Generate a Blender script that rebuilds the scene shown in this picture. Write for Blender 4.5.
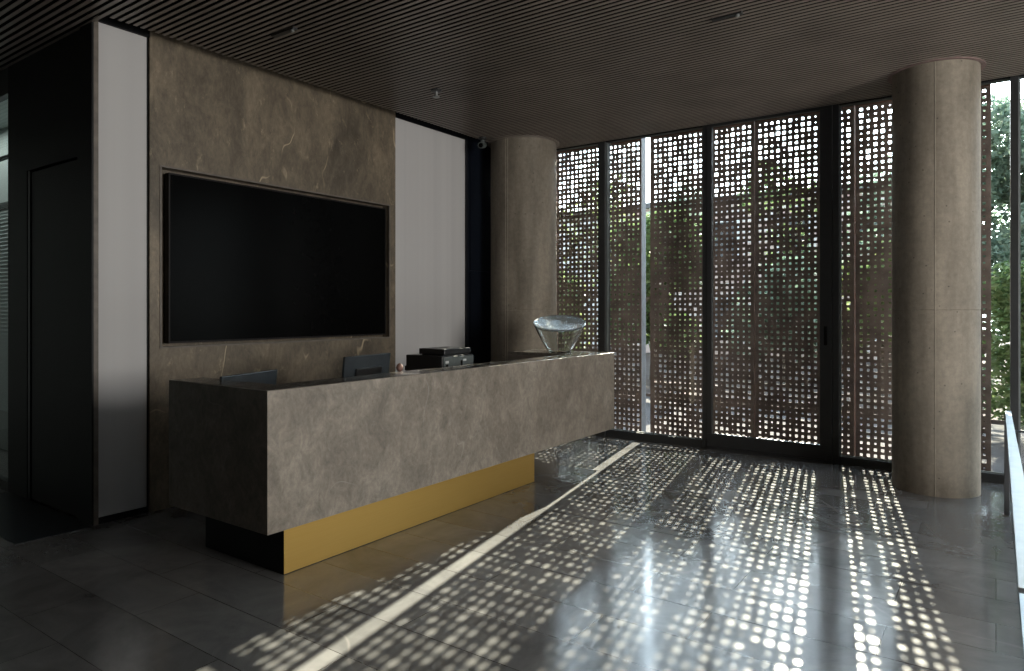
import bpy, bmesh, math, random
from mathutils import Vector, Matrix

for o in list(bpy.data.objects):
    bpy.data.objects.remove(o)
S = bpy.context.scene
COL = S.collection

# ------------------------------------------------------------------ camera
FOCAL_PX = 684.0
YAW = math.atan2(996 - 512, FOCAL_PX)          # desk axis (+Y) lies this far right of the view axis
cam = bpy.data.cameras.new('camera')
cam.sensor_width = 36.0
cam.lens = FOCAL_PX / 1024 * 36.0
cam.shift_y = -(335.5 - 310.0) / 1024
cam.clip_start = 0.05
cam.clip_end = 200
camo = bpy.data.objects.new('camera', cam)
camo.location = (0, 0, 1.5)
camo.rotation_euler = (math.pi / 2, 0, YAW)
COL.objects.link(camo)
S.camera = camo

# ------------------------------------------------------------------ world, sun, daylight, exposure
SUN_DIR = Vector((-0.182, 0.984, 0.592)).normalized()     # towards the sun
W = bpy.data.worlds.new('sky')
S.world = W
W.use_nodes = True
nt = W.node_tree
nt.nodes.clear()
wo = nt.nodes.new('ShaderNodeOutputWorld')
bg = nt.nodes.new('ShaderNodeBackground')
tc = nt.nodes.new('ShaderNodeTexCoord')
sx = nt.nodes.new('ShaderNodeSeparateXYZ')
cr = nt.nodes.new('ShaderNodeValToRGB')
cr.color_ramp.elements[0].position = 0.0
cr.color_ramp.elements[0].color = (0.97, 0.99, 1.0, 1)
cr.color_ramp.elements[1].position = 0.7
cr.color_ramp.elements[1].color = (0.60, 0.75, 0.95, 1)
nt.links.new(tc.outputs['Generated'], sx.inputs[0])
nt.links.new(sx.outputs['Z'], cr.inputs[0])
nt.links.new(cr.outputs[0], bg.inputs[0])
# brighter sky around the sun
nr = nt.nodes.new('ShaderNodeVectorMath')
nr.operation = 'DOT_PRODUCT'
nr.inputs[1].default_value = SUN_DIR
nt.links.new(tc.outputs['Generated'], nr.inputs[0])
mx0 = nt.nodes.new('ShaderNodeMath')
mx0.operation = 'MAXIMUM'
mx0.inputs[1].default_value = 0.0
nt.links.new(nr.outputs['Value'], mx0.inputs[0])
pw = nt.nodes.new('ShaderNodeMath')
pw.operation = 'POWER'
pw.inputs[1].default_value = 7.0
nt.links.new(mx0.outputs[0], pw.inputs[0])
ma = nt.nodes.new('ShaderNodeMath')
ma.operation = 'MULTIPLY_ADD'
ma.inputs[1].default_value = 24.0
ma.inputs[2].default_value = 3.2
nt.links.new(pw.outputs[0], ma.inputs[0])
nt.links.new(ma.outputs[0], bg.inputs[1])
nt.links.new(bg.outputs[0], wo.inputs[0])

sun = bpy.data.lights.new('sun', 'SUN')
sun.energy = 38.0
sun.angle = math.radians(0.36)
sun.color = (1.0, 0.88, 0.72)
suno = bpy.data.objects.new('sun', sun)
suno.rotation_euler = SUN_DIR.to_track_quat('Z', 'Y').to_euler()
suno.location = (-6, 30, 20)
COL.objects.link(suno)


def area(name, loc, target, sx_, sy_, power, color):
    l = bpy.data.lights.new(name, 'AREA')
    l.shape = 'RECTANGLE'
    l.size = sx_
    l.size_y = sy_
    l.energy = power
    l.color = color
    o = bpy.data.objects.new(name, l)
    o.location = loc
    o.rotation_euler = (Vector(loc) - Vector(target)).to_track_quat('Z', 'Y').to_euler()
    COL.objects.link(o)
    return o


# daylight of the window front on the right hand side of the lobby
area('daylight', (4.6, 3.3, 2.2), (0, 3.3, 2.2), 2.2, 2.3, 300, (1.0, 0.95, 0.88))
# added unseen fill lamp brightening the room behind the glass partition on the left
area('room_fill', (-8.3, 2.5, 3.42), (-8.3, 2.5, 0), 3.0, 0.25, 16, (0.93, 0.98, 0.95))

S.view_settings.view_transform = 'Standard'
S.view_settings.look = 'None'
S.view_settings.exposure = 0.0
S.view_settings.gamma = 1.0
S.view_settings.use_curve_mapping = False

# ------------------------------------------------------------------ material helpers


def mat(name):
    m = bpy.data.materials.new(name)
    m.use_nodes = True
    n = m.node_tree
    b = n.nodes['Principled BSDF']
    return m, n, b


def simple(name, col, rough=0.5, metal=0.0, var=0.12, scale=14.0, spec=0.5):
    m, n, b = mat(name)
    t = n.nodes.new('ShaderNodeTexCoord')
    no = n.nodes.new('ShaderNodeTexNoise')
    no.inputs['Scale'].default_value = scale
    no.inputs['Detail'].default_value = 4
    r = n.nodes.new('ShaderNodeValToRGB')
    r.color_ramp.elements[0].position = 0.3
    r.color_ramp.elements[1].position = 0.7
    r.color_ramp.elements[0].color = tuple(c * (1 - var) for c in col) + (1,)
    r.color_ramp.elements[1].color = tuple(min(1, c * (1 + var)) for c in col) + (1,)
    n.links.new(t.outputs['Object'], no.inputs['Vector'])
    n.links.new(no.outputs['Fac'], r.inputs[0])
    n.links.new(r.outputs[0], b.inputs['Base Color'])
    b.inputs['Roughness'].default_value = rough
    b.inputs['Metallic'].default_value = metal
    b.inputs['Specular IOR Level'].default_value = spec
    return m


def node(n, typ, **kw):
    x = n.nodes.new(typ)
    for k, v in kw.items():
        if k in x.inputs:
            x.inputs[k].default_value = v
        else:
            setattr(x, k, v)
    return x


def mixc(n, fac, a, b_, blend='MIX'):
    x = n.nodes.new('ShaderNodeMix')
    x.data_type = 'RGBA'
    x.blend_type = blend
    for sock, val in ((x.inputs[0], fac), (x.inputs[6], a), (x.inputs[7], b_)):
        if hasattr(val, 'links') or hasattr(val, 'is_output'):
            n.links.new(val, sock)
        elif isinstance(val, tuple):
            sock.default_value = val
        else:
            sock.default_value = val
    return x.outputs[2]


def ramp(n, src, stops):
    r = n.nodes.new('ShaderNodeValToRGB')
    e = r.color_ramp.elements
    while len(e) < len(stops):
        e.new(0.5)
    for i, (p, c) in enumerate(stops):
        e[i].position = p
        e[i].color = c if len(c) == 4 else tuple(c) + (1,)
    n.links.new(src, r.inputs[0])
    return r.outputs[0]


def stone(name, dark, mid, light, vein, rough=0.42, stretch=(1, 1, 1), veins=1.0, spec=0.4):
    m, n, b = mat(name)
    t = n.nodes.new('ShaderNodeTexCoord')
    mp = node(n, 'ShaderNodeMapping')
    mp.inputs['Scale'].default_value = stretch
    n.links.new(t.outputs['Object'], mp.inputs['Vector'])
    v = mp.outputs[0]
    big = node(n, 'ShaderNodeTexNoise', Scale=1.7, Detail=7, Roughness=0.66, Distortion=0.5)
    n.links.new(v, big.inputs['Vector'])
    c = ramp(n, big.outputs['Fac'], [(0.30, dark), (0.52, mid), (0.75, light)])
    fine = node(n, 'ShaderNodeTexNoise', Scale=34.0, Detail=8, Roughness=0.75)
    n.links.new(v, fine.inputs['Vector'])
    f = ramp(n, fine.outputs['Fac'], [(0.32, (0.80, 0.80, 0.80)), (0.68, (1.20, 1.20, 1.20))])
    c = mixc(n, 1.0, c, f, 'MULTIPLY')
    md = node(n, 'ShaderNodeTexNoise', Scale=7.5, Detail=9, Roughness=0.78, Distortion=0.9)
    n.links.new(v, md.inputs['Vector'])
    f2 = ramp(n, md.outputs['Fac'], [(0.33, (0.70, 0.69, 0.68)), (0.67, (1.32, 1.31, 1.28))])
    c = mixc(n, 1.0, c, f2, 'MULTIPLY')
    # thin broken veins
    wn = node(n, 'ShaderNodeTexNoise', Scale=0.9, Detail=3, Roughness=0.5, Distortion=0.25)
    n.links.new(v, wn.inputs['Vector'])
    sub = node(n, 'ShaderNodeMath', operation='SUBTRACT')
    sub.inputs[1].default_value = 0.5
    n.links.new(wn.outputs['Fac'], sub.inputs[0])
    ab = node(n, 'ShaderNodeMath', operation='ABSOLUTE')
    n.links.new(sub.outputs[0], ab.inputs[0])
    vm = ramp(n, ab.outputs[0], [(0.0, (1, 1, 1)), (0.0035, (0, 0, 0))])
    br = node(n, 'ShaderNodeTexNoise', Scale=3.1, Detail=3)
    n.links.new(v, br.inputs['Vector'])
    bm_ = ramp(n, br.outputs['Fac'], [(0.50, (0, 0, 0)), (0.66, (veins, veins, veins))])
    vm = mixc(n, 1.0, vm, bm_, 'MULTIPLY')
    c = mixc(n, vm, c, vein)
    # pale mineral specks
    sp = node(n, 'ShaderNodeTexNoise', Scale=9.0, Detail=9, Roughness=0.8, Distortion=0.4)
    n.links.new(v, sp.inputs['Vector'])
    sm = ramp(n, sp.outputs['Fac'], [(0.585, (0, 0, 0)), (0.72, (0.7 * veins,) * 3)])
    c = mixc(n, sm, c, vein)
    n.links.new(c, b.inputs['Base Color'])
    b.inputs['Roughness'].default_value = rough
    b.inputs['Specular IOR Level'].default_value = spec
    bu = node(n, 'ShaderNodeBump', Strength=0.05, Distance=0.004)
    n.links.new(fine.outputs['Fac'], bu.inputs['Height'])
    n.links.new(bu.outputs[0], b.inputs['Normal'])
    return m


def floor_mat():
    m, n, b = mat('polished_stone_floor')
    t = n.nodes.new('ShaderNodeTexCoord')
    v = t.outputs['Object']
    br = node(n, 'ShaderNodeTexBrick', Scale=1.0)
    br.inputs['Mortar Size'].default_value = 0.0022
    br.inputs['Mortar Smooth'].default_value = 0.1
    br.inputs['Brick Width'].default_value = 1.15
    br.inputs['Row Height'].default_value = 0.334
    br.inputs['Color1'].default_value = (0.85, 0.85, 0.85, 1)
    br.inputs['Color2'].default_value = (1.15, 1.15, 1.15, 1)
    br.inputs['Mortar'].default_value = (0.35, 0.34, 0.33, 1)
    br.offset = 0.37
    n.links.new(v, br.inputs['Vector'])
    big = node(n, 'ShaderNodeTexNoise', Scale=2.0, Detail=8, Roughness=0.68, Distortion=0.8)
    n.links.new(v, big.inputs['Vector'])
    c = ramp(n, big.outputs['Fac'], [(0.3, (0.085, 0.084, 0.085)), (0.7, (0.165, 0.162, 0.157))])
    c = mixc(n, 1.0, c, br.outputs['Color'], 'MULTIPLY')
    wn = node(n, 'ShaderNodeTexNoise', Scale=0.55, Detail=2, Roughness=0.5, Distortion=0.25)
    n.links.new(v, wn.inputs['Vector'])
    sub = node(n, 'ShaderNodeMath', operation='SUBTRACT')
    sub.inputs[1].default_value = 0.5
    n.links.new(wn.outputs['Fac'], sub.inputs[0])
    ab = node(n, 'ShaderNodeMath', operation='ABSOLUTE')
    n.links.new(sub.outputs[0], ab.inputs[0])
    vm = ramp(n, ab.outputs[0], [(0.0, (0.6, 0.6, 0.6)), (0.0022, (0, 0, 0))])
    br2 = node(n, 'ShaderNodeTexNoise', Scale=1.7, Detail=2)
    n.links.new(v, br2.inputs['Vector'])
    bm_ = ramp(n, br2.outputs['Fac'], [(0.5, (0, 0, 0)), (0.62, (1, 1, 1))])
    vm = mixc(n, 1.0, vm, bm_, 'MULTIPLY')
    c = mixc(n, vm, c, (0.20, 0.19, 0.18, 1))
    n.links.new(c, b.inputs['Base Color'])
    rn = node(n, 'ShaderNodeTexNoise', Scale=5.0, Detail=6, Roughness=0.7)
    n.links.new(v, rn.inputs['Vector'])
    rr = ramp(n, rn.outputs['Fac'], [(0.3, (0.11,) * 3), (0.7, (0.17,) * 3)])
    n.links.new(rr, b.inputs['Roughness'])
    b.inputs['Specular IOR Level'].default_value = 0.62
    return m


def concrete_mat():
    m, n, b = mat('board_formed_concrete')
    t = n.nodes.new('ShaderNodeTexCoord')
    mp = node(n, 'ShaderNodeMapping')
    mp.inputs['Scale'].default_value = (3.0, 3.0, 0.55)
    n.links.new(t.outputs['Object'], mp.inputs['Vector'])
    big = node(n, 'ShaderNodeTexNoise', Scale=1.6, Detail=6, Roughness=0.6)
    n.links.new(mp.outputs[0], big.inputs['Vector'])
    c = ramp(n, big.outputs['Fac'], [(0.3, (0.13, 0.110, 0.084)), (0.7, (0.28, 0.242, 0.19))])
    fi = node(n, 'ShaderNodeTexNoise', Scale=22, Detail=8, Roughness=0.75)
    n.links.new(t.outputs['Object'], fi.inputs['Vector'])
    f = ramp(n, fi.outputs['Fac'], [(0.3, (0.78,) * 3), (0.7, (1.2,) * 3)])
    c = mixc(n, 1.0, c, f, 'MULTIPLY')
    # small air holes
    vo = node(n, 'ShaderNodeTexVoronoi', Scale=11.0)
    n.links.new(t.outputs['Object'], vo.inputs['Vector'])
    h = ramp(n, vo.outputs['Distance'], [(0.05, (0.45,) * 3), (0.09, (1, 1, 1))])
    c = mixc(n, 1.0, c, h, 'MULTIPLY')
    n.links.new(c, b.inputs['Base Color'])
    b.inputs['Roughness'].default_value = 0.72
    bu = node(n, 'ShaderNodeBump', Strength=0.15, Distance=0.01)
    n.links.new(fi.outputs['Fac'], bu.inputs['Height'])
    n.links.new(bu.outputs[0], b.inputs['Normal'])
    return m


def pane_mat(name, tint=(0.93, 0.97, 0.96)):
    m = bpy.data.materials.new(name)
    m.use_nodes = True
    n = m.node_tree
    n.nodes.clear()
    out = node(n, 'ShaderNodeOutputMaterial')
    tr = node(n, 'ShaderNodeBsdfTransparent')
    tr.inputs['Color'].default_value = tint + (1,)
    gl = node(n, 'ShaderNodeBsdfGlossy', Roughness=0.01)
    fr = node(n, 'ShaderNodeFresnel', IOR=1.45)
    mx = node(n, 'ShaderNodeMixShader')
    ge = node(n, 'ShaderNodeNewGeometry')
    fm = node(n, 'ShaderNodeMath', operation='MULTIPLY')
    inv = node(n, 'ShaderNodeMath', operation='SUBTRACT')
    inv.inputs[0].default_value = 1.0
    n.links.new(ge.outputs['Backfacing'], inv.inputs[1])
    n.links.new(fr.outputs[0], fm.inputs[0])
    n.links.new(inv.outputs[0], fm.inputs[1])
    n.links.new(fm.outputs[0], mx.inputs[0])
    n.links.new(tr.outputs[0], mx.inputs[1])
    n.links.new(gl.outputs[0], mx.inputs[2])
    n.links.new(mx.outputs[0], out.inputs[0])
    return m


def white_panel_mat():
    m, n, b = mat('white_wall_fabric')
    t = n.nodes.new('ShaderNodeTexCoord')
    mp = node(n, 'ShaderNodeMapping')
    mp.inputs['Scale'].default_value = (1, 4.0, 0.02)
    n.links.new(t.outputs['Object'], mp.inputs['Vector'])
    no = node(n, 'ShaderNodeTexNoise', Scale=1.5, Detail=2)
    n.links.new(mp.outputs[0], no.inputs['Vector'])
    c = ramp(n, no.outputs['Fac'], [(0.35, (0.475, 0.465, 0.465)), (0.65, (0.525, 0.515, 0.51))])
    n.links.new(c, b.inputs['Base Color'])
    b.inputs['Roughness'].default_value = 0.7
    b.inputs['Specular IOR Level'].default_value = 0.25
    return m


def brass_mat():
    m, n, b = mat('brushed_brass')
    t = n.nodes.new('ShaderNodeTexCoord')
    mp = node(n, 'ShaderNodeMapping')
    mp.inputs['Scale'].default_value = (1, 1, 60)
    n.links.new(t.outputs['Object'], mp.inputs['Vector'])
    no = node(n, 'ShaderNodeTexNoise', Scale=4, Detail=3)
    n.links.new(mp.outputs[0], no.inputs['Vector'])
    c = ramp(n, no.outputs['Fac'], [(0.3, (0.44, 0.275, 0.075)), (0.7, (0.465, 0.295, 0.083))])
    n.links.new(c, b.inputs['Base Color'])
    b.inputs['Metallic'].default_value = 0.85
    b.inputs['Roughness'].default_value = 0.5
    return m


def leaf_mat(name, a, c2):
    m, n, b = mat(name)
    oi = node(n, 'ShaderNodeNewGeometry')
    c = ramp(n, oi.outputs['Random Per Island'], [(0.0, a), (1.0, c2)])
    n.links.new(c, b.inputs['Base Color'])
    b.inputs['Roughness'].default_value = 0.6
    b.inputs['Transmission Weight'].default_value = 0.0
    tl = node(n, 'ShaderNodeBsdfTranslucent')
    n.links.new(c, tl.inputs[0])
    mx = node(n, 'ShaderNodeMixShader')
    mx.inputs[0].default_value = 0.45
    out = n.nodes['Material Output']
    n.links.new(b.outputs[0], mx.inputs[1])
    n.links.new(tl.outputs[0], mx.inputs[2])
    n.links.new(mx.outputs[0], out.inputs[0])
    return m


def brick_mat(name, a, b2, mortar, sc=1.0):
    m, n, b = mat(name)
    t = n.nodes.new('ShaderNodeTexCoord')
    mp = node(n, 'ShaderNodeMapping')
    mp.inputs['Rotation'].default_value = (math.pi / 2, 0, 0)
    n.links.new(t.outputs['Object'], mp.inputs['Vector'])
    br = node(n, 'ShaderNodeTexBrick', Scale=sc)
    br.inputs['Mortar Size'].default_value = 0.02
    br.inputs['Brick Width'].default_value = 0.5
    br.inputs['Row Height'].default_value = 0.2
    br.inputs['Color1'].default_value = a + (1,)
    br.inputs['Color2'].default_value = b2 + (1,)
    br.inputs['Mortar'].default_value = mortar + (1,)
    n.links.new(mp.outputs[0], br.inputs['Vector'])
    n.links.new(br.outputs['Color'], b.inputs['Base Color'])
    b.inputs['Roughness'].default_value = 0.85
    return m


M = {}
M['stone'] = stone('brown_grey_marble', (0.075, 0.062, 0.047), (0.145, 0.118, 0.086), (0.26, 0.21, 0.15),
                   (0.52, 0.42, 0.28, 1), rough=0.45, stretch=(1, 1.15, 0.6))
M['desk'] = stone('grey_marble', (0.135, 0.114, 0.094), (0.205, 0.178, 0.148), (0.285, 0.252, 0.213),
                  (0.36, 0.33, 0.29, 1), rough=0.38, stretch=(1.3, 1.3, 1.0), veins=0.55)
M['desk_top'] = stone('polished_grey_marble', (0.10, 0.09, 0.08), (0.13, 0.118, 0.105), (0.17, 0.155, 0.135),
                      (0.33, 0.30, 0.26, 1), rough=0.16, stretch=(1.3, 1.3, 1.0), veins=0.5, spec=0.6)
M['floor'] = floor_mat()
M['concrete'] = concrete_mat()
M['seam'] = simple('concrete_seam', (0.36, 0.32, 0.26), 0.8)
M['slat'] = simple('brown_ceiling_slat', (0.20, 0.168, 0.143), 0.38, var=0.15, scale=3)
M['void'] = simple('black_ceiling_void', (0.006, 0.0055, 0.005), 0.9, spec=0.1)
M['white'] = white_panel_mat()
M['blackwall'] = simple('black_lacquer', (0.006, 0.0065, 0.008), 0.45, var=0.2, scale=4, spec=0.2)
M['blackgloss'] = simple('dark_navy_gloss', (0.006, 0.008, 0.013), 0.28, var=0.2, scale=4, spec=0.3)
M['frame'] = simple('black_aluminium', (0.022, 0.023, 0.024), 0.42, var=0.12)
M['frame_edge'] = simple('grey_gasket_edge', (0.16, 0.18, 0.18), 0.4)
M['pane'] = pane_mat('window_pane')
M['corten'] = simple('rusty_brown_steel', (0.185, 0.125, 0.113), 0.75, var=0.35, scale=6)
M['rust'] = simple('red_rust_edge', (0.15, 0.070, 0.052), 0.75, var=0.3, scale=8)
M['flange_skylit'] = simple('skylit_blue_grey_flange', (0.16, 0.175, 0.195), 0.6, var=0.2)  # sky light on the panel's edge flange, put into its colour
M['brass'] = brass_mat()
M['screen'] = simple('black_screen', (0.0015, 0.0015, 0.0015), 0.22, var=0.1, spec=0.04)
M['bezel'] = simple('dark_brown_bezel', (0.008, 0.006, 0.006), 0.5, spec=0.2)
M['plastic'] = simple('black_plastic', (0.012, 0.012, 0.013), 0.35)
M['plastic_gloss'] = simple('glossy_black_plastic', (0.035, 0.042, 0.048), 0.2, var=0.1)
M['plastic_grey'] = simple('grey_green_plastic', (0.085, 0.098, 0.096), 0.45)
M['chip'] = simple('pale_label', (0.55, 0.56, 0.55), 0.5)
M['dish'], _n, _b = mat('grey_frosted_glass')
_b.inputs['Base Color'].default_value = (0.50, 0.56, 0.58, 1)
_b.inputs['Roughness'].default_value = 0.22
_b.inputs['IOR'].default_value = 1.5
_b.inputs['Transmission Weight'].default_value = 0.85
M['steel'] = simple('brushed_steel', (0.40, 0.41, 0.41), 0.45, metal=0.85, var=0.08)
M['terracotta'] = simple('reddish_clay', (0.21, 0.10, 0.07), 0.6)
M['pinkish'] = simple('pinkish_clay', (0.26, 0.15, 0.12), 0.6)
M['paving'] = simple('pale_paving', (0.055, 0.050, 0.048), 0.95, var=0.3, scale=1.5, spec=0.1)
M['gravel'] = simple('brown_gravel', (0.075, 0.060, 0.053), 0.95, var=0.3, scale=3, spec=0.1)
M['bark'] = simple('grey_bark', (0.10, 0.08, 0.06), 0.9, var=0.3)
M['leaf_a'] = leaf_mat('leaf_green', (0.06, 0.11, 0.035), (0.18, 0.25, 0.10))
M['leaf_b'] = leaf_mat('leaf_blue_green', (0.10, 0.16, 0.11), (0.26, 0.34, 0.26))
M['leaf_c'] = leaf_mat('leaf_yellow_green', (0.10, 0.15, 0.05), (0.26, 0.31, 0.13))
M['brick'] = brick_mat('red_brick', (0.50, 0.37, 0.33), (0.62, 0.50, 0.46), (0.68, 0.64, 0.62), 0.6)
M['pale_wall'] = simple('pale_grey_render', (0.72, 0.72, 0.72), 0.85, var=0.1, scale=1)
M['roofing'] = simple('dark_roof_edge', (0.12, 0.12, 0.13), 0.8)
M['dark_glass'] = simple('dark_house_pane', (0.05, 0.06, 0.07), 0.15, var=0.1)
M['room_wall'] = simple('pale_green_grey_paint', (0.50, 0.55, 0.53), 0.8, var=0.04)
M['blind'] = simple('pale_blind', (0.55, 0.62, 0.62), 0.6, var=0.05)
M['stair'] = simple('dark_stair_stone', (0.03, 0.03, 0.032), 0.6)
M['trim_stone'] = simple('brown_stone_trim', (0.13, 0.11, 0.09), 0.5, var=0.25)
M['plain_wall'] = simple('dark_grey_plaster', (0.045, 0.045, 0.047), 0.8)

M['bowlglass'], _n, _b = mat('clear_glass')
_b.inputs['Base Color'].default_value = (0.94, 0.98, 0.97, 1)
_b.inputs['Roughness'].default_value = 0.02
_b.inputs['IOR'].default_value = 1.45
_b.inputs['Transmission Weight'].default_value = 1.0

# ------------------------------------------------------------------ geometry helpers


class MB:
    """collects verts and faces for ONE mesh object"""

    def __init__(self):
        self.v = []
        self.f = []

    def add(self, vs, fs):
        k = len(self.v)
        self.v += [tuple(p) for p in vs]
        self.f += [tuple(i + k for i in q) for q in fs]

    def box(self, x0, x1, y0, y1, z0, z1):
        self.add([(x0, y0, z0), (x1, y0, z0), (x1, y1, z0), (x0, y1, z0),
                  (x0, y0, z1), (x1, y0, z1), (x1, y1, z1), (x0, y1, z1)],
                 [(0, 3, 2, 1), (4, 5, 6, 7), (0, 1, 5, 4), (1, 2, 6, 5), (2, 3, 7, 6), (3, 0, 4, 7)])
        return self

    def frame(self, axis, a0, a1, z0, z1, d0, d1, w):
        """rectangular frame; axis 'x' runs along x with depth in y, 'y' runs along y with depth in x"""
        for (p0, p1, q0, q1) in ((a0, a1, z0, z0 + w), (a0, a1, z1 - w, z1),
                                 (a0, a0 + w, z0 + w, z1 - w), (a1 - w, a1, z0 + w, z1 - w)):
            if axis == 'x':
                self.box(p0, p1, d0, d1, q0, q1)
            else:
                self.box(d0, d1, p0, p1, q0, q1)
        return self

    def lathe(self, prof, n=48, center=(0, 0, 0), cap0=True, cap1=True):
        vs = []
        fs = []
        for (r, z) in prof:
            for i in range(n):
                a = 2 * math.pi * i / n
                vs.append((center[0] + r * math.cos(a), center[1] + r * math.sin(a), center[2] + z))
        for j in range(len(prof) - 1):
            for i in range(n):
                i2 = (i + 1) % n
                fs.append((j * n + i, j * n + i2, (j + 1) * n + i2, (j + 1) * n + i))
        if cap0:
            fs.append(tuple(reversed(range(n))))
        if cap1:
            fs.append(tuple((len(prof) - 1) * n + i for i in range(n)))
        self.add(vs, fs)
        return self

    def tube(self, pts, r, n=10):
        pts = [Vector(p) for p in pts]
        rings = []
        vs = []
        fs = []
        for i, p in enumerate(pts):
            d = (pts[min(i + 1, len(pts) - 1)] - pts[max(i - 1, 0)]).normalized()
            u = d.orthogonal().normalized()
            w = d.cross(u)
            for k in range(n):
                a = 2 * math.pi * k / n
                rr = r[i] if isinstance(r, (list, tuple)) else r
                vs.append(p + u * math.cos(a) * rr + w * math.sin(a) * rr)
        for j in range(len(pts) - 1):
            for k in range(n):
                k2 = (k + 1) % n
                fs.append((j * n + k, j * n + k2, (j + 1) * n + k2, (j + 1) * n + k))
        fs.append(tuple(reversed(range(n))))
        fs.append(tuple((len(pts) - 1) * n + k for k in range(n)))
        self.add(vs, fs)
        return self

    def build(self, name, material, parent=None, bevel=0.0, smooth=False, loc=None):
        me = bpy.data.meshes.new(name)
        me.from_pydata(self.v, [], self.f)
        me.validate()
        me.update()
        o = bpy.data.objects.new(name, me)
        me.materials.append(material)
        COL.objects.link(o)
        if parent is not None:
            o.parent = parent
        if loc is not None:
            o.location = loc
        bm = bmesh.new()
        bm.from_mesh(me)
        bmesh.ops.recalc_face_normals(bm, faces=bm.faces)
        bm.to_mesh(me)
        bm.free()
        if smooth:
            for p in me.polygons:
                p.use_smooth = True
            me.set_sharp_from_angle(angle=math.radians(40))
        if bevel:
            b = o.modifiers.new('bevel', 'BEVEL')
            b.width = bevel
            b.segments = 2
            b.limit_method = 'ANGLE'
        return o


def empty(name, loc, rz=0.0):
    o = bpy.data.objects.new(name, None)
    o.empty_display_size = 0.1
    o.location = loc
    o.rotation_euler = (0, 0, rz)
    COL.objects.link(o)
    return o


def tag(o, label, cat, group=None, kind=None):
    o['label'] = label
    o['category'] = cat
    if group:
        o['group'] = group
    if kind:
        o['kind'] = kind
    return o


def struct(o, label=None, cat=None):
    o['kind'] = 'structure'
    if label:
        o['label'] = label
    if cat:
        o['category'] = cat
    return o


def copy_tree(o, parent=None):
    c = o.copy()
    COL.objects.link(c)
    if parent is not None:
        c.parent = parent
    for ch in [x for x in bpy.data.objects if x.parent == o]:
        copy_tree(ch, c)
    return c


YW = 7.27          # inner line of the window wall
XW = -5.12         # face of the stone wall
ZC = 3.50          # underside of the ceiling slats
YS = 7.60          # perforated screen

# ------------------------------------------------------------------ room shell
fl = MB()
fl.box(-6.64, 0.125, -4.0, YW + 0.05, -0.25, 0.0)
fl.box(-10.2, -6.64, -4.0, 4.5, -0.25, 0.0)
fl.box(0.125, 6.0, -4.0, 1.6, -0.25, 0.0)
fl.box(0.125, 6.0, 6.28, YW + 0.05, -0.25, 0.0)
fl.box(3.2, 6.0, 1.6, 6.28, -0.25, 0.0)
struct(fl.build('floor', M['floor']), 'dark grey polished stone plank floor with dappled sunlight', 'floor')

ce = MB()
y = -3.9
while y < YW - 0.02:
    ce.box(-4.95 if y > 2.19 else -10.2, 4.3, y, y + 0.026, ZC, ZC + 0.004)
    y += 0.0515
ceiling = struct(ce.build('ceiling', M['slat']), 'dark brown slatted ceiling over the whole lobby', 'ceiling')
cv = MB().box(-10.2, 4.4, -4.1, YS + 0.03, ZC + 0.20, ZC + 0.4)
cv.box(-4.95, 4.2, 2.19, YW - 0.03, ZC + 0.018, ZC + 0.20)
cv.box(-10.2, 4.2, -4.0, 2.185, ZC + 0.018, ZC + 0.20)
cv.box(-10.2, 4.4, YW - 0.03, YW + 0.09, ZC, ZC + 0.20)
struct(cv.build('ceiling_back', M['void']))

# floor edge trim beside the stair void
struct(MB().box(0.100, 0.128, 1.6, 6.28, -0.05, 0.004).build('trim_1', M['steel']))
st = MB()
for i in range(12):
    st.box(0.13 + 0.0, 3.2, 6.28 - 0.30 * (i + 1), 6.28 - 0.30 * i, -0.16 * (i + 1) - 0.3, -0.16 * (i + 1))
st.box(0.13, 3.2, 1.6, 6.28, -2.6, -2.5)
struct(st.build('staircase', M['stair']), 'dark stone stair going down beside the handrail', 'stairs')

# stone feature wall with a recess for the television
sw = MB()
RY0, RY1, RZ0, RZ1 = 2.673, 5.037, 1.222, 2.578
SY0, SY1 = 2.587, 5.129
sw.box(-5.30, XW, SY0, RY0, 0, ZC + 0.18)
sw.box(-5.30, XW, RY1, SY1, 0, ZC + 0.18)
sw.box(-5.30, XW, RY0, RY1, 0, RZ0)
sw.box(-5.30, XW, RY0, RY1, RZ1, ZC + 0.18)
sw.box(-5.30, -5.215, RY0, RY1, RZ0, RZ1)
struct(sw.build('wall_left', M['stone']), 'brown grey marble wall with a recess for the black television', 'wall')
rl = MB().frame('y', RY0 - 0.012, RY1 + 0.012, RZ0 - 0.012, RZ1 + 0.012, XW - 0.012, XW + 0.006, 0.014)
struct(rl.build('trim_2', M['trim_stone']))

core = MB().box(-5.45, -5.30, 2.26, YW, 0, ZC + 0.18)
struct(core.build('wall_core', M['plain_wall']))
# dark reveals and skirts round the white panels
tr = MB()
tr.box(-5.30, XW - 0.02, 2.572, 2.586, 0, ZC + 0.18)
tr.box(-5.30, XW - 0.005, 2.232, 2.572, 0, 0.045)
tr.box(-5.30, XW + 0.004, 2.232, 2.586, 3.52, ZC + 0.18)
tr.box(-5.30, XW - 0.01, 5.130, 6.30, 3.52, ZC + 0.18)
tr.box(-5.30, XW - 0.005, 5.130, 6.30, 0, 0.045)
struct(tr.build('trim_3', M['blackwall']))
struct(MB().box(-5.30, XW + 0.004, 2.200, 2.232, 0, ZC + 0.18).build('trim_4', M['trim_stone'], bevel=0.002),
       'narrow brown stone edge beside the white wall panel', 'trim')
tag(MB().box(-5.28, XW - 0.012, 2.234, 2.571, 0.046, 3.518).build('wall_panel', M['white'], bevel=0.002),
    'narrow tall white wall panel between black wall and marble wall', 'wall panel')
tag(MB().box(-5.28, XW - 0.018, 5.131, 6.296, 0.046, 3.518).build('wall_panel', M['white'], bevel=0.002),
    'wide white wall panel between marble wall and concrete column', 'wall panel')
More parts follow.
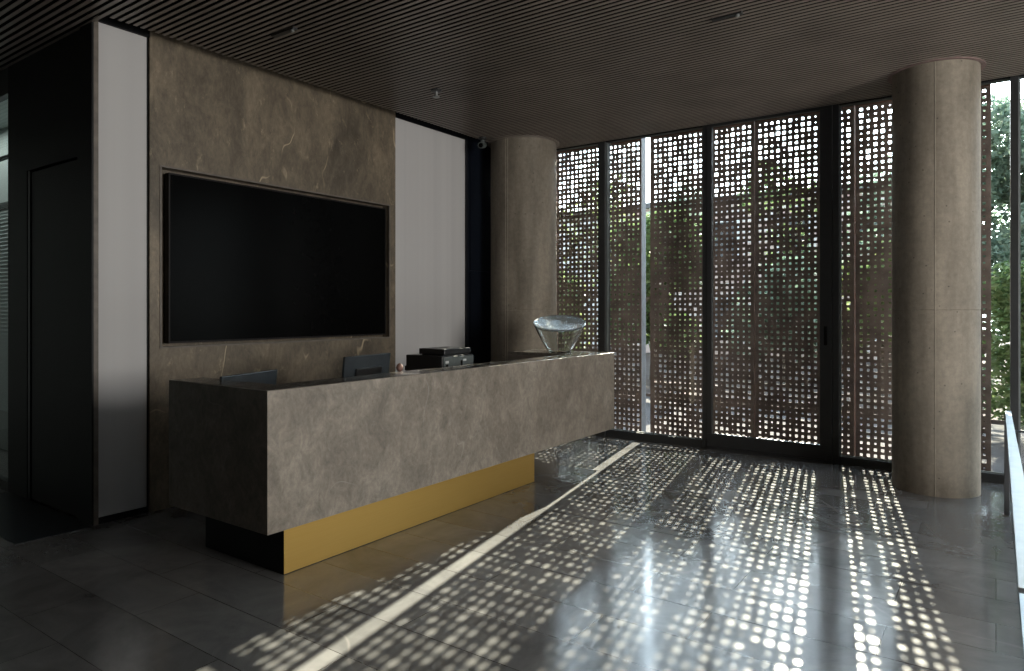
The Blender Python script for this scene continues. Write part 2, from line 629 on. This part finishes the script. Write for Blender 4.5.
# dark corner wall beyond the wide white panel
cw = MB().box(-5.30, XW, 6.297, YW, 0, ZC + 0.18)
cw.box(XW, XW + 0.02, 6.297, 6.33, 0, ZC + 0.18)
cw.box(XW, XW + 0.012, 6.36, YW - 0.02, 0.05, 1.95)
cw.box(XW, XW + 0.012, 6.36, YW - 0.02, 1.97, ZC - 0.05)
struct(cw.build('wall_corner', M['blackgloss']), 'dark glossy wall in the corner behind the concrete column', 'wall')

# black wall with a flush door (runs left from the white panel)
YB = 2.20
bw = MB()
bw.box(-6.64, -6.255, YB, YB + 0.10, 0, ZC + 0.18)
bw.box(-5.375, -5.30, YB, YB + 0.10, 0, ZC + 0.18)
bw.box(-5.30, -5.118, YB - 0.012, YB, 0, ZC + 0.18)
bw.box(-6.255, -5.375, YB, YB + 0.10, 2.60, ZC + 0.18)
bw.box(-6.64, -6.54, YB + 0.10, 2.95, 0, ZC + 0.18)
struct(bw.build('wall_black', M['blackwall']), 'black lacquered wall around the flush door on the left', 'wall')
dr = empty('door_1', (-5.815, YB, 0))
struct(dr, 'black flush door in the black wall on the left', 'door')
MB().box(-0.385, 0.435, 0.012, 0.055, 0.012, 2.585).build('door_leaf', M['blackwall'], dr, bevel=0.003)
MB().box(-0.438, -0.395, 0.004, 0.06, 0.0, 2.595).build('door_jamb', M['blackgloss'], dr)
MB().box(-0.438, 0.438, 0.06, 0.10, 0.0, 2.60).build('door_backing', M['void'], dr)

# black threshold slab in front of the black wall
struct(MB().box(-6.64, -5.11, 1.735, YB, -0.02, 0.003).build('trim_5', M['blackgloss']),
       'black stone floor strip along the black wall', 'floor strip')

# glass partition on the far left and the pale room behind it
gp = empty('window_1', (-8.4, YB + 0.05, 0))
struct(gp, 'glass partition with black frame at the left edge', 'glass partition')
f = MB()
f.box(-1.8, 1.76, -0.03, 0.03, 0.0, 0.07)
f.box(-1.8, 1.76, -0.03, 0.03, 3.30, 3.42)
f.box(-1.8, 1.76, -0.02, 0.02, 2.78, 2.80)
f.box(1.735, 1.76, -0.015, 0.015, 0.07, 3.30)
f.box(-1.8, 1.76, -0.03, 0.03, 3.42, 3.67)
f.build('partition_frame', M['frame'], gp)
MB().box(-1.8, 1.735, -0.006, 0.006, 0.07, 3.30).build('partition_pane', M['pane'], gp)
rm = MB()
rm.box(-10.2, -6.64, 2.85, 2.95, 0, ZC + 0.18)
rm.box(-10.3, -10.2, -4.0, 4.5, 0, ZC + 0.18)
struct(rm.build('wall_far', M['room_wall']), 'pale wall of the room behind the glass partition', 'wall')
struct(MB().box(-10.2, -6.64, YB + 0.12, 2.85, 3.46, 3.5).build('ceiling_side_room', M['room_wall']))
bl = empty('window_blind', (-8.4, 2.78, 0))
tag(bl, 'pale horizontal slat blind behind the glass partition at the left edge', 'blind')
b_ = MB()
z = 0.45
while z < 2.55:
    b_.add([(-1.7, -0.018, z), (1.7, -0.018, z), (1.7, 0.012, z + 0.032), (-1.7, 0.012, z + 0.032),
            (-1.7, -0.016, z + 0.003), (1.7, -0.016, z + 0.003), (1.7, 0.014, z + 0.035), (-1.7, 0.014, z + 0.035)],
           [(0, 1, 2, 3), (7, 6, 5, 4), (0, 4, 5, 1), (2, 6, 7, 3), (0, 3, 7, 4), (1, 5, 6, 2)])
    z += 0.04
b_.build('blind_slats', M['blind'], bl)
MB().box(-1.72, 1.72, -0.03, 0.03, 2.56, 2.62).build('blind_headrail', M['frame'], bl)

# walls out of view
struct(MB().box(-10.3, 6.2, -4.1, -4.0, 0, ZC + 0.2).build('wall_back', M['plain_wall']))
wr = MB()
wr.box(4.2, 4.4, -4.0, YW + 0.1, -0.25, 1.0)
wr.box(4.2, 4.4, -4.0, YW + 0.1, 3.4, ZC + 0.2)
wr.box(4.2, 4.4, -4.0, 2.15, 1.0, 3.4)
wr.box(4.2, 4.4, 4.45, YW + 0.1, 1.0, 3.4)
struct(wr.build('wall_right', M['plain_wall']))

# ------------------------------------------------------------------ window wall
def fixed_window(n, x0, x1, label, xr_edge=True, sill=0.085):
    w = empty('window_%d' % n, ((x0 + x1) / 2, YW, 0))
    struct(w, label, 'window')
    hw = (x1 - x0) / 2
    m_ = MB()
    m_.box(-hw, hw, 0.0, 0.09, 0, sill)
    m_.box(-hw, hw, 0.01, 0.085, 3.49, 3.499)
    m_.build('window_frame', M['frame'], w)
    e = MB()
    e.box(-hw, hw, 0.030, 0.046, sill, sill + 0.010)
    e.box(-hw, -hw + 0.014, 0.030, 0.046, sill + 0.010, 3.495)
    e.build('glazing_bead', M['frame_edge'], w)
    MB().box(-hw, hw, 0.050, 0.058, sill, 3.495).build('window_pane', M['pane'], w)
    return w


def mullion(n, x0, x1, label, d0=-0.02, d1=0.13):
    m_ = MB().box(x0, x1, YW + d0, YW + d1, 0, ZC - 0.001)
    o = struct(m_.build('trim_%d' % n, M['frame'], bevel=0.002), label, 'window post')
    return o


fixed_window(2, -5.12, -3.875, 'fixed window bay beside the left concrete column')
mullion(6, -3.875, -3.785, 'black window post behind the glass bowl')
fixed_window(3, -3.785, -2.600, 'fixed window bay with the bright slit between screens')
mullion(7, -2.600, -2.545, 'slim black window post left of the sliding door')
# sliding door
dw = empty('door_2', (-1.95, YW - 0.03, 0))
struct(dw, 'glazed sliding door with wide black frame', 'door')
m_ = MB()
m_.box(-0.60, 0.645, 0.0, 0.055, 0.03, 0.17)
m_.box(-0.60, 0.645, 0.0, 0.055, 3.47, 3.495)
m_.box(-0.60, -0.545, 0.0, 0.055, 0.17, 3.47)
m_.box(0.535, 0.645, 0.0, 0.055, 0.17, 3.47)
m_.build('door_frame', M['frame'], dw, bevel=0.002)
MB().box(-0.545, 0.535, 0.022, 0.030, 0.17, 3.47).build('door_pane', M['pane'], dw)
h = MB().box(0.575, 0.602, -0.016, 0.0, 1.155, 1.34)
h.build('door_handle', M['void'], dw, bevel=0.003)
struct(MB().box(-2.545, -1.30, YW - 0.05, YW + 0.10, 0.0, 0.03).build('trim_8', M['frame']))
struct(MB().box(-2.545, -1.30, YW - 0.028, YW + 0.085, 3.495, 3.4995).build('trim_9', M['frame']))
mullion(10, -1.302, -1.245, 'black window post right of the sliding door')
fixed_window(4, -1.245, 0.100, 'fixed window bay behind the right concrete column', sill=0.075)
mullion(11, 0.100, 0.158, 'black window post at the right edge of the picture')
fixed_window(5, 0.158, 4.2, 'fixed window bay at the right edge of the picture', sill=0.075)
struct(MB().box(-5.45, -5.12, YW, YW + 0.13, 0, 3.68).build('wall_end', M['frame']))

# ------------------------------------------------------------------ perforated screen panels
rnd = random.Random(7)


def perforated(x0, x1, label, left_band, right_band, seed, right_mat=None, flange=0.11, y=YS, z0=0.0, z1=3.62):
    P = 0.060
    T = 0.005
    rnd = random.Random(seed)
    nx = int((x1 - x0 - left_band - right_band) / P)
    px = (x1 - x0 - left_band - right_band) / nx
    zb, zt = 0.025, 0.085
    nz = int((z1 - z0 - zb - zt) / P)
    pz = (z1 - z0 - zb - zt) / nz
    root = empty('perforated_panel', ((x0 + x1) / 2, y, z0))
    tag(root, label, 'perforated screen panel', 'perforated screen panels outside the glass')
    ox = x0 - (x0 + x1) / 2 + left_band
    vs = []
    fs = []

    def gi(i, j, s):
        return (j * (nx + 1) + i) * 2 + s
    for j in range(nz + 1):
        for i in range(nx + 1):
            for s in (0, 1):
                vs.append((ox + i * px, s * T, zb + j * pz))
    for j in range(nz):
        for i in range(nx):
            r = rnd.random()
            hs = 0.5 * (0.011 if r < 0.16 else 0.019 if r < 0.44 else 0.025 if r < 0.73 else 0.030 if r < 0.92 else 0.036)
            if r > 0.985:
                hs = 0.004
            cx = ox + (i + 0.5) * px
            cz = zb + (j + 0.5) * pz
            k = len(vs)
            for s in (0, 1):
                for (a, b) in ((-1, -1), (1, -1), (1, 1), (-1, 1)):
                    vs.append((cx + a * hs, s * T, cz + b * hs))
            cor = [(i, j), (i + 1, j), (i + 1, j + 1), (i, j + 1)]
            for q in range(4):
                q2 = (q + 1) % 4
                fs.append((gi(*cor[q], 0), gi(*cor[q2], 0), k + q2, k + q))
                fs.append((gi(*cor[q2], 1), gi(*cor[q], 1), k + 4 + q, k + 4 + q2))
                fs.append((k + q, k + q2, k + 4 + q2, k + 4 + q))
    mb = MB()
    mb.add(vs, fs)
    w = (x1 - x0) / 2
    H = z1 - z0
    mb.box(-w, w, 0, T, 0, zb)
    mb.box(-w, w, 0, T, H - zt, H)
    mb.box(-w, -w + left_band, 0, T, zb, H - zt)
    mb.box(w - right_band, w, 0, T, zb, H - zt)
    me = bpy.data.meshes.new('perforated_sheet')
    me.from_pydata(mb.v, [], mb.f)
    me.update()
    me.materials.append(M['corten'])
    o = bpy.data.objects.new('perforated_sheet', me)
    o.parent = root
    COL.objects.link(o)
    MB().box(-w, -w + 0.006, T, flange, 0, H).build('edge_flange', M['rust'], root)
    MB().box(w - 0.006, w, T, flange, 0, H).build('edge_flange', right_mat or M['rust'], root)
    g = MB()
    g.box(-w + 0.006, w - 0.006, T, 0.05, H - 0.03, H)
    g.box(-w, w, -0.012, 0, H - 0.08, H - 0.055)
    g.build('top_rail', M['rust'], root)
    for zz in (0.43, 1.24, 1.96, 2.71):
        MB().box(-w + 0.006, w - 0.006, T + 0.002, T + 0.03, zz - 0.006, zz + 0.006).build('cross_rail', M['corten'], root)
    return root


perforated(-5.95, -4.75, 'unseen sun-blocking perforated screen panel directly behind the left concrete column', 0.03, 0.03, 1)  # unseen panel, kept to block the sun on the left
perforated(-4.735, -3.475, 'perforated rust brown screen panel left of the bright slit, behind the glass bowl', 0.03, 0.012, 2, M['flange_skylit'], flange=0.13)
perforated(-3.360, -2.150, 'perforated rust brown screen panel right of the bright slit', 0.035, 0.02, 3)
perforated(-2.138, -1.165, 'perforated rust brown screen panel behind right half of the sliding door', 0.02, 0.02, 4)
perforated(-1.152, -0.037, 'perforated rust brown screen panel behind the right concrete column', 0.02, 0.02, 5)

# ------------------------------------------------------------------ concrete columns


def column(cx, cy, r, label, seam_angle):
    c = empty('concrete_column', (cx, cy, 0))
    tag(c, label, 'column', 'round concrete columns')
    g = 0.0035
    prof = [(r, 0.0), (r, 1.497), (r - g, 1.499), (r - g, 1.503), (r, 1.505), (r, ZC + 0.19)]
    MB().lathe(prof, 96).build('shaft', M['concrete'], c, smooth=True)
    s = MB()
    for a in seam_angle:
        ca, sa = math.cos(a), math.sin(a)
        t = Vector((-sa, ca, 0))
        n_ = Vector((ca, sa, 0))
        w = 0.0035
        p = [n_ * (r - 0.006) - t * w, n_ * (r - 0.006) + t * w, n_ * (r + 0.003) + t * w * 0.4, n_ * (r + 0.003) - t * w * 0.4]
        vs = [(q.x, q.y, 0.0) for q in p] + [(q.x, q.y, ZC) for q in p]
        s.add(vs, [(0, 1, 2, 3), (7, 6, 5, 4), (0, 4, 5, 1), (1, 5, 6, 2), (2, 6, 7, 3), (3, 7, 4, 0)])
    s.build('formwork_seam', M['seam'], c)
    k = MB()
    k.lathe([(r + 0.004, ZC - 0.006), (r + 0.035, ZC - 0.006), (r + 0.035, ZC + 0.01), (r + 0.004, ZC + 0.01)], 96, cap0=False, cap1=False)
    k.build('ceiling_ring', M['corten'] if cx > -2 else M['slat'], c, smooth=True)
    return c


a_r = math.atan2(-6.757, 0.418)
column(-0.418, 6.757, 0.318, 'round concrete column standing alone at the right of the lobby', [a_r + 0.0])
a_l = math.atan2(-6.83, 4.67)
column(-4.665, 6.835, 0.398, 'round concrete column behind the far end of the reception desk', [a_l - 0.55, a_l - 0.48])

# ------------------------------------------------------------------ reception desk
XF, XBK = -3.13, -4.116
DY0, DY1 = 2.195, 6.20
ZT, ZB = 1.073, 0.312
desk = empty('reception_desk', (-3.6, 4.1, 0))
tag(desk, 'long grey marble reception desk floating on a brass plinth', 'reception desk')


def dbox(mb, x0, x1, y0, y1, z0, z1):
    return mb.box(x0 + 3.6, x1 + 3.6, y0 - 4.1, y1 - 4.1, z0, z1)


b = MB()
dbox(b, XF - 0.022, XF, DY0, DY1, ZB, ZT)
b.build('front_panel', M['desk'], desk, bevel=0.0015)
b = MB()
dbox(b, XBK, XF - 0.022, DY0, DY0 + 0.022, ZB, ZT)
b.build('end_panel', M['desk'], desk, bevel=0.0015)
b = MB()
dbox(b, XBK, XF - 0.022, DY1 - 0.022, DY1, ZB, ZT)
b.build('end_panel', M['desk'], desk, bevel=0.0015)
b = MB()
dbox(b, XF - 0.25, XF - 0.023, DY0 + 0.023, DY1 - 0.023, ZT - 0.03, ZT)
dbox(b, XBK, XF - 0.25, DY0 + 0.023, DY0 + 0.22, ZT - 0.03, ZT)
dbox(b, XBK, XF - 0.25, 5.74, DY1 - 0.023, ZT - 0.03, ZT)
b.build('counter_top', M['desk_top'], desk, bevel=0.0015)
b = MB()
dbox(b, XF - 0.25, XF - 0.235, DY0 + 0.22, 5.74, ZB + 0.02, ZT - 0.03)
dbox(b, XBK, XF - 0.25, DY0 + 0.205, DY0 + 0.22, ZB + 0.02, ZT - 0.03)
dbox(b, XBK, XF - 0.25, 5.74, 5.755, ZB + 0.02, ZT - 0.03)
b.build('inner_lining', M['trim_stone'], desk)
b = MB()
dbox(b, XBK, XF - 0.25, DY0 + 0.22, 5.74, 0.72, 0.75)
b.build('work_surface', M['desk_top'], desk)
b = MB()
dbox(b, XBK, XF - 0.022, DY0 + 0.022, DY1 - 0.022, ZB, ZB + 0.02)
b.build('underside', M['desk'], desk)
b = MB()
dbox(b, -4.087, -3.292, 2.416, 4.98, 0.0, ZB)
b.build('plinth_core', M['blackwall'], desk)
b = MB()
dbox(b, -3.292, -3.288, 2.414, 4.984, 0.004, ZB)
dbox(b, -4.087, -3.292, 4.980, 4.984, 0.004, ZB)
b.build('brass_cladding', M['brass'], desk)

# ------------------------------------------------------------------ television
tv = empty('television', (-5.19, 3.867, 1.24))
tag(tv, 'huge black flat television set into the marble wall', 'television')
W2 = 1.132
MB().box(0.0, 0.055, -W2, W2, 0.006, 1.305).build('housing', M['bezel'], tv, bevel=0.003)
MB().box(0.0551, 0.0575, -W2 + 0.012, W2 - 0.012, 0.02, 1.293).build('screen', M['screen'], tv)
MB().frame('y', -W2, W2, 0.006, 1.305, 0.0551, 0.061, 0.011).build('bezel', M['bezel'], tv)

# ------------------------------------------------------------------ desk equipment


def monitor(x, y, top, rz, label):
    """monitor seen from its back; local +x is the back side"""
    t = empty('computer_monitor', (x, y, 0.75), rz)
    tag(t, label, 'monitor', 'computer monitors on the desk')
    H = top - 0.75
    h0 = H - 0.31
    tilt = -0.10
    def sh(mb):
        out = []
        for (px, py, pz) in mb.v:
            out.append((px - (pz - h0) * tilt, py, pz))
        mb.v = out
        return mb
    sh(MB().box(0.0, 0.022, -0.262, 0.262, h0, H)).build('housing', M['plastic_gloss'], t, bevel=0.006)
    sh(MB().box(0.0221, 0.042, -0.15, 0.15, h0 + 0.05, H - 0.09)).build('rear_bulge', M['plastic'], t, bevel=0.008)
    sh(MB().box(-0.003, -0.0001, -0.252, 0.252, h0 + 0.015, H - 0.012)).build('screen', M['screen'], t)
    MB().box(0.035, 0.06, -0.035, 0.035, 0.014, h0 + 0.12).build('stand_neck', M['plastic'], t, bevel=0.004)
    MB().lathe([(0.115, 0.0), (0.115, 0.008), (0.10, 0.014)], 32).build('stand_foot', M['plastic'], t, smooth=True)
    edge = MB()
    edge.box(0.0, 0.023, 0.262, 0.2645, h0, H)
    sh(edge).build('side_edge', M['plastic_grey'], t)
    return t


monitor(-3.80, 3.475, 1.172, 0.16, 'black computer monitor seen from behind, nearer the printer')
monitor(-3.95, 2.60, 1.097, 0.30, 'black computer monitor seen from behind, nearest the desk end')

pr = empty('printer', (-3.85, 4.38, 0.75))
tag(pr, 'black multifunction printer on the reception desk', 'printer')
MB().box(-0.2, 0.2, -0.20, 0.20, 0.0, 0.375).build('housing', M['plastic'], pr, bevel=0.006)
MB().box(-0.10, 0.18, -0.15, 0.20, 0.383, 0.43).build('scanner_lid', M['plastic'], pr, bevel=0.006)
MB().box(-0.08, 0.16, -0.13, 0.18, 0.375, 0.383).build('lid_hinge', M['plastic'], pr)
MB().box(0.2, 0.206, -0.185, 0.20, 0.02, 0.365).build('lit_side_panel', M['plastic_grey'], pr, bevel=0.002)  # side turned to the light, its brightness painted in as paler grey
MB().box(0.206, 0.2085, -0.165, -0.125, 0.315, 0.335).build('label_patch', M['chip'], pr)
MB().box(0.206, 0.210, -0.155, -0.135, 0.22, 0.305).build('vent_slot', M['void'], pr)
MB().box(0.206, 0.210, 0.03, 0.05, 0.24, 0.33).build('vent_slot', M['void'], pr)
MB().box(0.206, 0.2085, 0.06, 0.10, 0.325, 0.34).build('label_patch', M['chip'], pr)
MB().box(-0.225, -0.2, -0.19, -0.15, 0.24, 0.28).build('side_knob', M['plastic'], pr, bevel=0.004)

orn = empty('desk_ornament', (-3.53, 3.60, 0.75))
tag(orn, 'small reddish brown ornament beside the monitor nearer the printer', 'ornament')
MB().lathe([(0.028, 0), (0.034, 0.02), (0.03, 0.17), (0.036, 0.25), (0.026, 0.30)], 20).build('body', M['terracotta'], orn, smooth=True)
MB().lathe([(0.004, 0.30), (0.020, 0.312), (0.027, 0.332), (0.020, 0.352), (0.004, 0.364)], 20, center=(-0.01, -0.012, 0)).build('head', M['pinkish'], orn, smooth=True)
MB().lathe([(0.003, 0.262), (0.016, 0.272), (0.02, 0.285), (0.014, 0.30), (0.003, 0.308)], 16, center=(0.02, 0.045, 0)).build('arm', M['terracotta'], orn, smooth=True)

# glass bowl with a slanted rim
BX, BY = -3.62, 5.95
bowl = empty('glass_bowl', (BX, BY, ZT))
tag(bowl, 'clear glass bowl with slanted grey top on the desk end', 'bowl')
vdir = Vector((-BX, -BY, 0)).normalized()       # tips towards the visitor
side = Vector((-vdir.y, vdir.x, 0))
TILT = math.radians(16.5)


def bowl_ring(mb_v, r, zc, tilt, n=64):
    c, s = math.cos(tilt), math.sin(tilt)
    for i in range(n):
        a = 2 * math.pi * i / n
        p = vdir * (r * math.cos(a) * c) + side * (r * math.sin(a)) + Vector((0, 0, zc - r * math.cos(a) * s))
        mb_v.append(tuple(p))


def ring_faces(k, n=64):
    return [(k * n + i, k * n + (i + 1) % n, (k + 1) * n + (i + 1) % n, (k + 1) * n + i) for i in range(n)]


vs = []
NR = 64
outer = []
for q in range(13):
    t = q / 12
    outer.append((0.105 + (0.262 - 0.105) * (t ** 0.78), 0.001 + 0.284 * t, TILT * t))
inner = []
for q in range(11):
    t = 1 - q / 10 * 0.93
    inner.append(((0.105 + (0.262 - 0.105) * (t ** 0.78)) - 0.012, 0.001 + 0.284 * t + (0 if q == 0 else 0.0), TILT * t))
for (r, zc, ti) in outer + inner:
    bowl_ring(vs, r, zc, ti)
fs = []
for k in range(len(outer + inner) - 1):
    fs += ring_faces(k)
fs.append(tuple(reversed(range(NR))))
fs.append(tuple((len(outer + inner) - 1) * NR + i for i in range(NR)))
g = MB()
g.add(vs, fs)
g.build('glass_body', M['bowlglass'], bowl, smooth=True)
# shallow frosted dish closing the rim
vs = []
prof = [(0.268, 0.006), (0.262, 0.012), (0.245, 0.004), (0.20, -0.012), (0.14, -0.024), (0.07, -0.030), (0.004, -0.031),
        (0.004, -0.036), (0.14, -0.030), (0.20, -0.018), (0.246, -0.003), (0.262, 0.001)]
for (r, dz) in prof:
    bowl_ring(vs, r, 0.290 + dz, TILT)
fs = []
for k in range(len(prof) - 1):
    fs += ring_faces(k)
fs += [((len(prof) - 1) * NR + i, (len(prof) - 1) * NR + (i + 1) % NR, (i + 1) % NR, i) for i in range(NR)]
g = MB()
g.add(vs, fs)
g.build('frosted_dish', M['dish'], bowl, smooth=True)

# ------------------------------------------------------------------ ceiling fittings


def sprinkler(x, y, label):
    s = empty('fire_sprinkler', (x, y, ZC))
    tag(s, label, 'sprinkler')
    MB().lathe([(0.05, 0.005), (0.05, -0.012), (0.03, -0.016)], 32).build('escutcheon', M['frame'], s, smooth=True)
    MB().lathe([(0.014, -0.012), (0.014, -0.05), (0.02, -0.055)], 16).build('stem', M['steel'], s, smooth=True)
    MB().lathe([(0.03, -0.058), (0.032, -0.064), (0.02, -0.068)], 24).build('deflector', M['steel'], s, smooth=True)
    return s


sprinkler(-4.156, 4.68, 'small round ceiling sprinkler above the marble wall corner')


def ceiling_slot(x0, x1, y, label):
    s = empty('ceiling_vent', ((x0 + x1) / 2, y, ZC))
    tag(s, label, 'ceiling vent', 'slot vents between ceiling slats')
    w = (x1 - x0) / 2
    MB().frame('x', -w, w, -0.012, 0.02, -0.02, 0.02, 0.005).build('frame', M['frame'], s)
    MB().box(-w + 0.01, w - 0.01, -0.012, 0.012, -0.008, -0.002).build('louvre', M['plastic_grey'], s)
    MB().lathe([(0.012, 0.0), (0.014, -0.016), (0.008, -0.022)], 16, center=(w - 0.03, 0, -0.006)).build('nozzle', M['steel'], s, smooth=True)
    return s


ceiling_slot(-4.30, -4.05, 3.066, 'short slot vent in the ceiling above the television')
ceiling_slot(-1.595, -1.39, 4.635, 'short slot vent in the ceiling over the open floor, left of right column')

sc = empty('security_camera', (-4.86, 6.28, ZC))
tag(sc, 'small pale grey security camera under the ceiling beside the left column', 'camera')
MB().lathe([(0.045, 0.0), (0.045, -0.02), (0.03, -0.03)], 24).build('mount', M['frame'], sc, smooth=True)
MB().lathe([(0.02, -0.02), (0.02, -0.07)], 16).build('stem', M['plastic_grey'], sc, smooth=True)
MB().tube([(-0.02, 0.05, -0.075), (0.0, 0.0, -0.088), (0.03, -0.075, -0.108)], [0.034, 0.036, 0.036], 20).build('camera_body', M['plastic_grey'], sc, smooth=True)
MB().tube([(0.0285, -0.071, -0.107), (0.031, -0.078, -0.109)], 0.026, 20).build('lens', M['screen'], sc, smooth=True)

# ------------------------------------------------------------------ handrail at the stair
hr = empty('handrail', (0.07, 6.18, 0))
tag(hr, 'flat steel handrail with dark post at the right edge', 'handrail')
v = []
r_ = MB()
r_.add([(-0.015, 0.02, 0.745), (0.020, 0.02, 0.745), (0.040, -3.91, 0.745), (-0.022, -3.91, 0.745),
        (-0.015, 0.02, 0.760), (0.020, 0.02, 0.760), (0.040, -3.91, 0.760), (-0.022, -3.91, 0.760)],
       [(0, 3, 2, 1), (4, 5, 6, 7), (0, 1, 5, 4), (1, 2, 6, 5), (2, 3, 7, 6), (3, 0, 4, 7)])
r_.build('top_rail', M['steel'], hr, bevel=0.002)
MB().box(-0.021, 0.012, -0.012, 0.012, 0.0, 0.745).build('post', M['frame'], hr, bevel=0.002)
MB().box(0.0, 0.03, -3.88, -3.85, 0.0, 0.745).build('post', M['frame'], hr, bevel=0.002)
sr = empty('stair_railing', (0.8, 6.24, 0))
tag(sr, 'dark stair railing with two thin rods behind the handrail', 'railing')
for z in (0.30, 0.61):
    MB().tube([(-0.70, 0, z), (0.9, 0, z)], 0.008, 10).build('rod', M['frame'], sr, smooth=True)
MB().box(-0.56, -0.40, -0.02, 0.02, 0.0, 0.93).build('post', M['frame'], sr, bevel=0.003)
MB().box(0.86, 0.90, -0.02, 0.02, 0.0, 0.93).build('post', M['frame'], sr, bevel=0.003)
MB().box(-0.56, 0.90, -0.025, 0.025, 0.93, 0.955).build('top_rail', M['frame'], sr, bevel=0.003)

# ------------------------------------------------------------------ outside
struct(MB().box(-45, 25, YW + 0.06, 60, -0.3, -0.02).build('ground', M['paving']), 'pale paved ground outside the screen', 'ground')
struct(MB().box(-45, 25, 11.2, 40, -0.02, 0.03).build('gravel_court', M['gravel']), 'brown gravel court beyond the paving', 'ground')


def building(x0, x1, y0, y1, h, wallm, label, nwin, nfl, win=(1.0, 1.3)):
    o = empty('building', ((x0 + x1) / 2, (y0 + y1) / 2, 0))
    tag(o, label, 'building')
    w, d = (x1 - x0) / 2, (y1 - y0) / 2
    MB().box(-w, w, -d, d, -0.02, h).build('wall', wallm, o)
    MB().box(-w - 0.15, w + 0.15, -d - 0.15, d + 0.15, h, h + 0.18).build('roof', M['roofing'], o)
    for fl_ in range(nfl):
        for i in range(nwin):
            cx = -w + (i + 0.5) * 2 * w / nwin
            cz = h * (fl_ + 0.5) / nfl
            fr = MB().frame('x', cx - win[0] / 2, cx + win[0] / 2, cz - win[1] / 2, cz + win[1] / 2, -d - 0.05, -d + 0.02, 0.07)
            p = fr.build('window', M['pale_wall'], o)
            MB().box(cx - win[0] / 2 + 0.07, cx + win[0] / 2 - 0.07, -d - 0.015, -d + 0.01, cz - win[1] / 2 + 0.07, cz + win[1] / 2 - 0.07).build('pane', M['dark_glass'], p)
    return o


building(-30, -11.0, 24, 30, 5.2, M['pale_wall'], 'pale grey building behind the screen left of the bright slit', 7, 2)
building(-10.4, -1.8, 22, 28, 5.0, M['brick'], 'red brick building behind the screen of the sliding door', 4, 2)


def tree(x, y, h, rad, z_low, leafm, label, n, seed, leaf=0.11, trunk=True):
    rd = random.Random(seed)
    t = empty('tree', (x, y, 0.0))
    tag(t, label, 'tree', 'trees beyond the screen')
    g = MB()
    blobs = []
    for i in range(14):
        a = rd.uniform(0, 2 * math.pi)
        rr = rad * math.sqrt(rd.random()) * 0.7
        zz = rd.uniform(z_low + 0.2 * (h - z_low), h - 0.15 * (h - z_low))
        blobs.append((rr * math.cos(a), rr * math.sin(a), zz, rad * rd.uniform(0.35, 0.6)))
    for i in range(n):
        bx, by, bz, br = rd.choice(blobs)
        d = Vector((rd.gauss(0, 1), rd.gauss(0, 1), rd.gauss(0, 1))).normalized() * br * (0.6 + 0.4 * rd.random())
        p = Vector((bx, by, bz)) + d
        if p.z > h or p.z < z_low:
            continue
        s = leaf * rd.uniform(0.6, 1.3)
        u = Vector((rd.gauss(0, 1), rd.gauss(0, 1), rd.gauss(0, 0.6))).normalized()
        w = u.orthogonal().normalized()
        w.rotate(Matrix.Rotation(rd.uniform(0, 6.28), 3, u))
        q = u.cross(w)
        g.add([p - u * s, p + w * s * 0.45 + q * s * 0.08, p + u * s, p - w * s * 0.45 + q * s * 0.08], [(0, 1, 2, 3)])
    me = bpy.data.meshes.new('foliage')
    me.from_pydata(g.v, [], g.f)
    me.update()
    me.materials.append(leafm)
    o = bpy.data.objects.new('foliage', me)
    o.parent = t
    COL.objects.link(o)
    k = MB()
    k.tube([(0, 0, -0.02), (0.03, 0.02, h * 0.3), (-0.03, 0.05, h * 0.6), (0.02, 0.0, h * 0.85)], [0.09, 0.075, 0.05, 0.02], 10)
    for i in range(4):
        bx, by, bz, br = blobs[i]
        k.tube([(0, 0.03, h * (0.3 + 0.1 * i)), (bx * 0.6, by * 0.6, (h * (0.3 + 0.1 * i) + bz) / 2), (bx, by, bz)], [0.04, 0.03, 0.012], 8)
    k.build('trunk', M['bark'], t, smooth=True)
    return t


tree(-5.9, 13.5, 3.7, 1.1, 0.3, M['leaf_a'], 'bushy green tree seen through the bright slit', 5200, 11)
tree(-8.6, 13.0, 3.1, 1.2, 0.4, M['leaf_c'], 'yellow green tree behind the screen beside the left column', 4200, 12)
tree(-3.6, 15.0, 2.6, 1.1, 0.3, M['leaf_b'], 'low blue green tree behind the screen of the sliding door', 3600, 13)
tree(-1.6, 13.5, 2.9, 0.9, 0.4, M['leaf_c'], 'yellow green tree behind the screen left of the right column', 3600, 14)
tree(0.25, 12.0, 4.9, 1.25, 0.2, M['leaf_b'], 'tall pale green tree in the clear window right of the right column', 26000, 15, leaf=0.055)
tree(2.9, 15.0, 6.3, 2.0, 0.6, M['leaf_a'], 'tall green tree behind the window at the right edge', 7000, 16, leaf=0.14)
tree(0.62, 9.6, 2.1, 0.75, 0.05, M['leaf_a'], 'low green bush outside the clear window by the right column', 9000, 17, leaf=0.05)
tree(-12.3, 17.6, 5.4, 1.15, 1.6, M['leaf_b'], 'tall sparse tree in front of the pale grey building, behind the left column', 2600, 21, leaf=0.07)
tree(-9.6, 18.2, 5.7, 1.15, 1.6, M['leaf_c'], 'tall sparse yellow green tree standing left of the bright slit', 2600, 22, leaf=0.07)
tree(-6.95, 17.0, 5.1, 1.1, 1.6, M['leaf_b'], 'tall sparse tree right of the bright slit, before the red brick building', 2600, 23, leaf=0.07)
tree(-4.4, 18.6, 5.8, 1.1, 1.6, M['leaf_a'], 'tall sparse green tree behind the left half of the sliding door', 2600, 24, leaf=0.07)
tree(-1.9, 16.9, 5.3, 1.1, 1.6, M['leaf_b'], 'tall sparse tree behind the right half of the sliding door', 2600, 25, leaf=0.07)
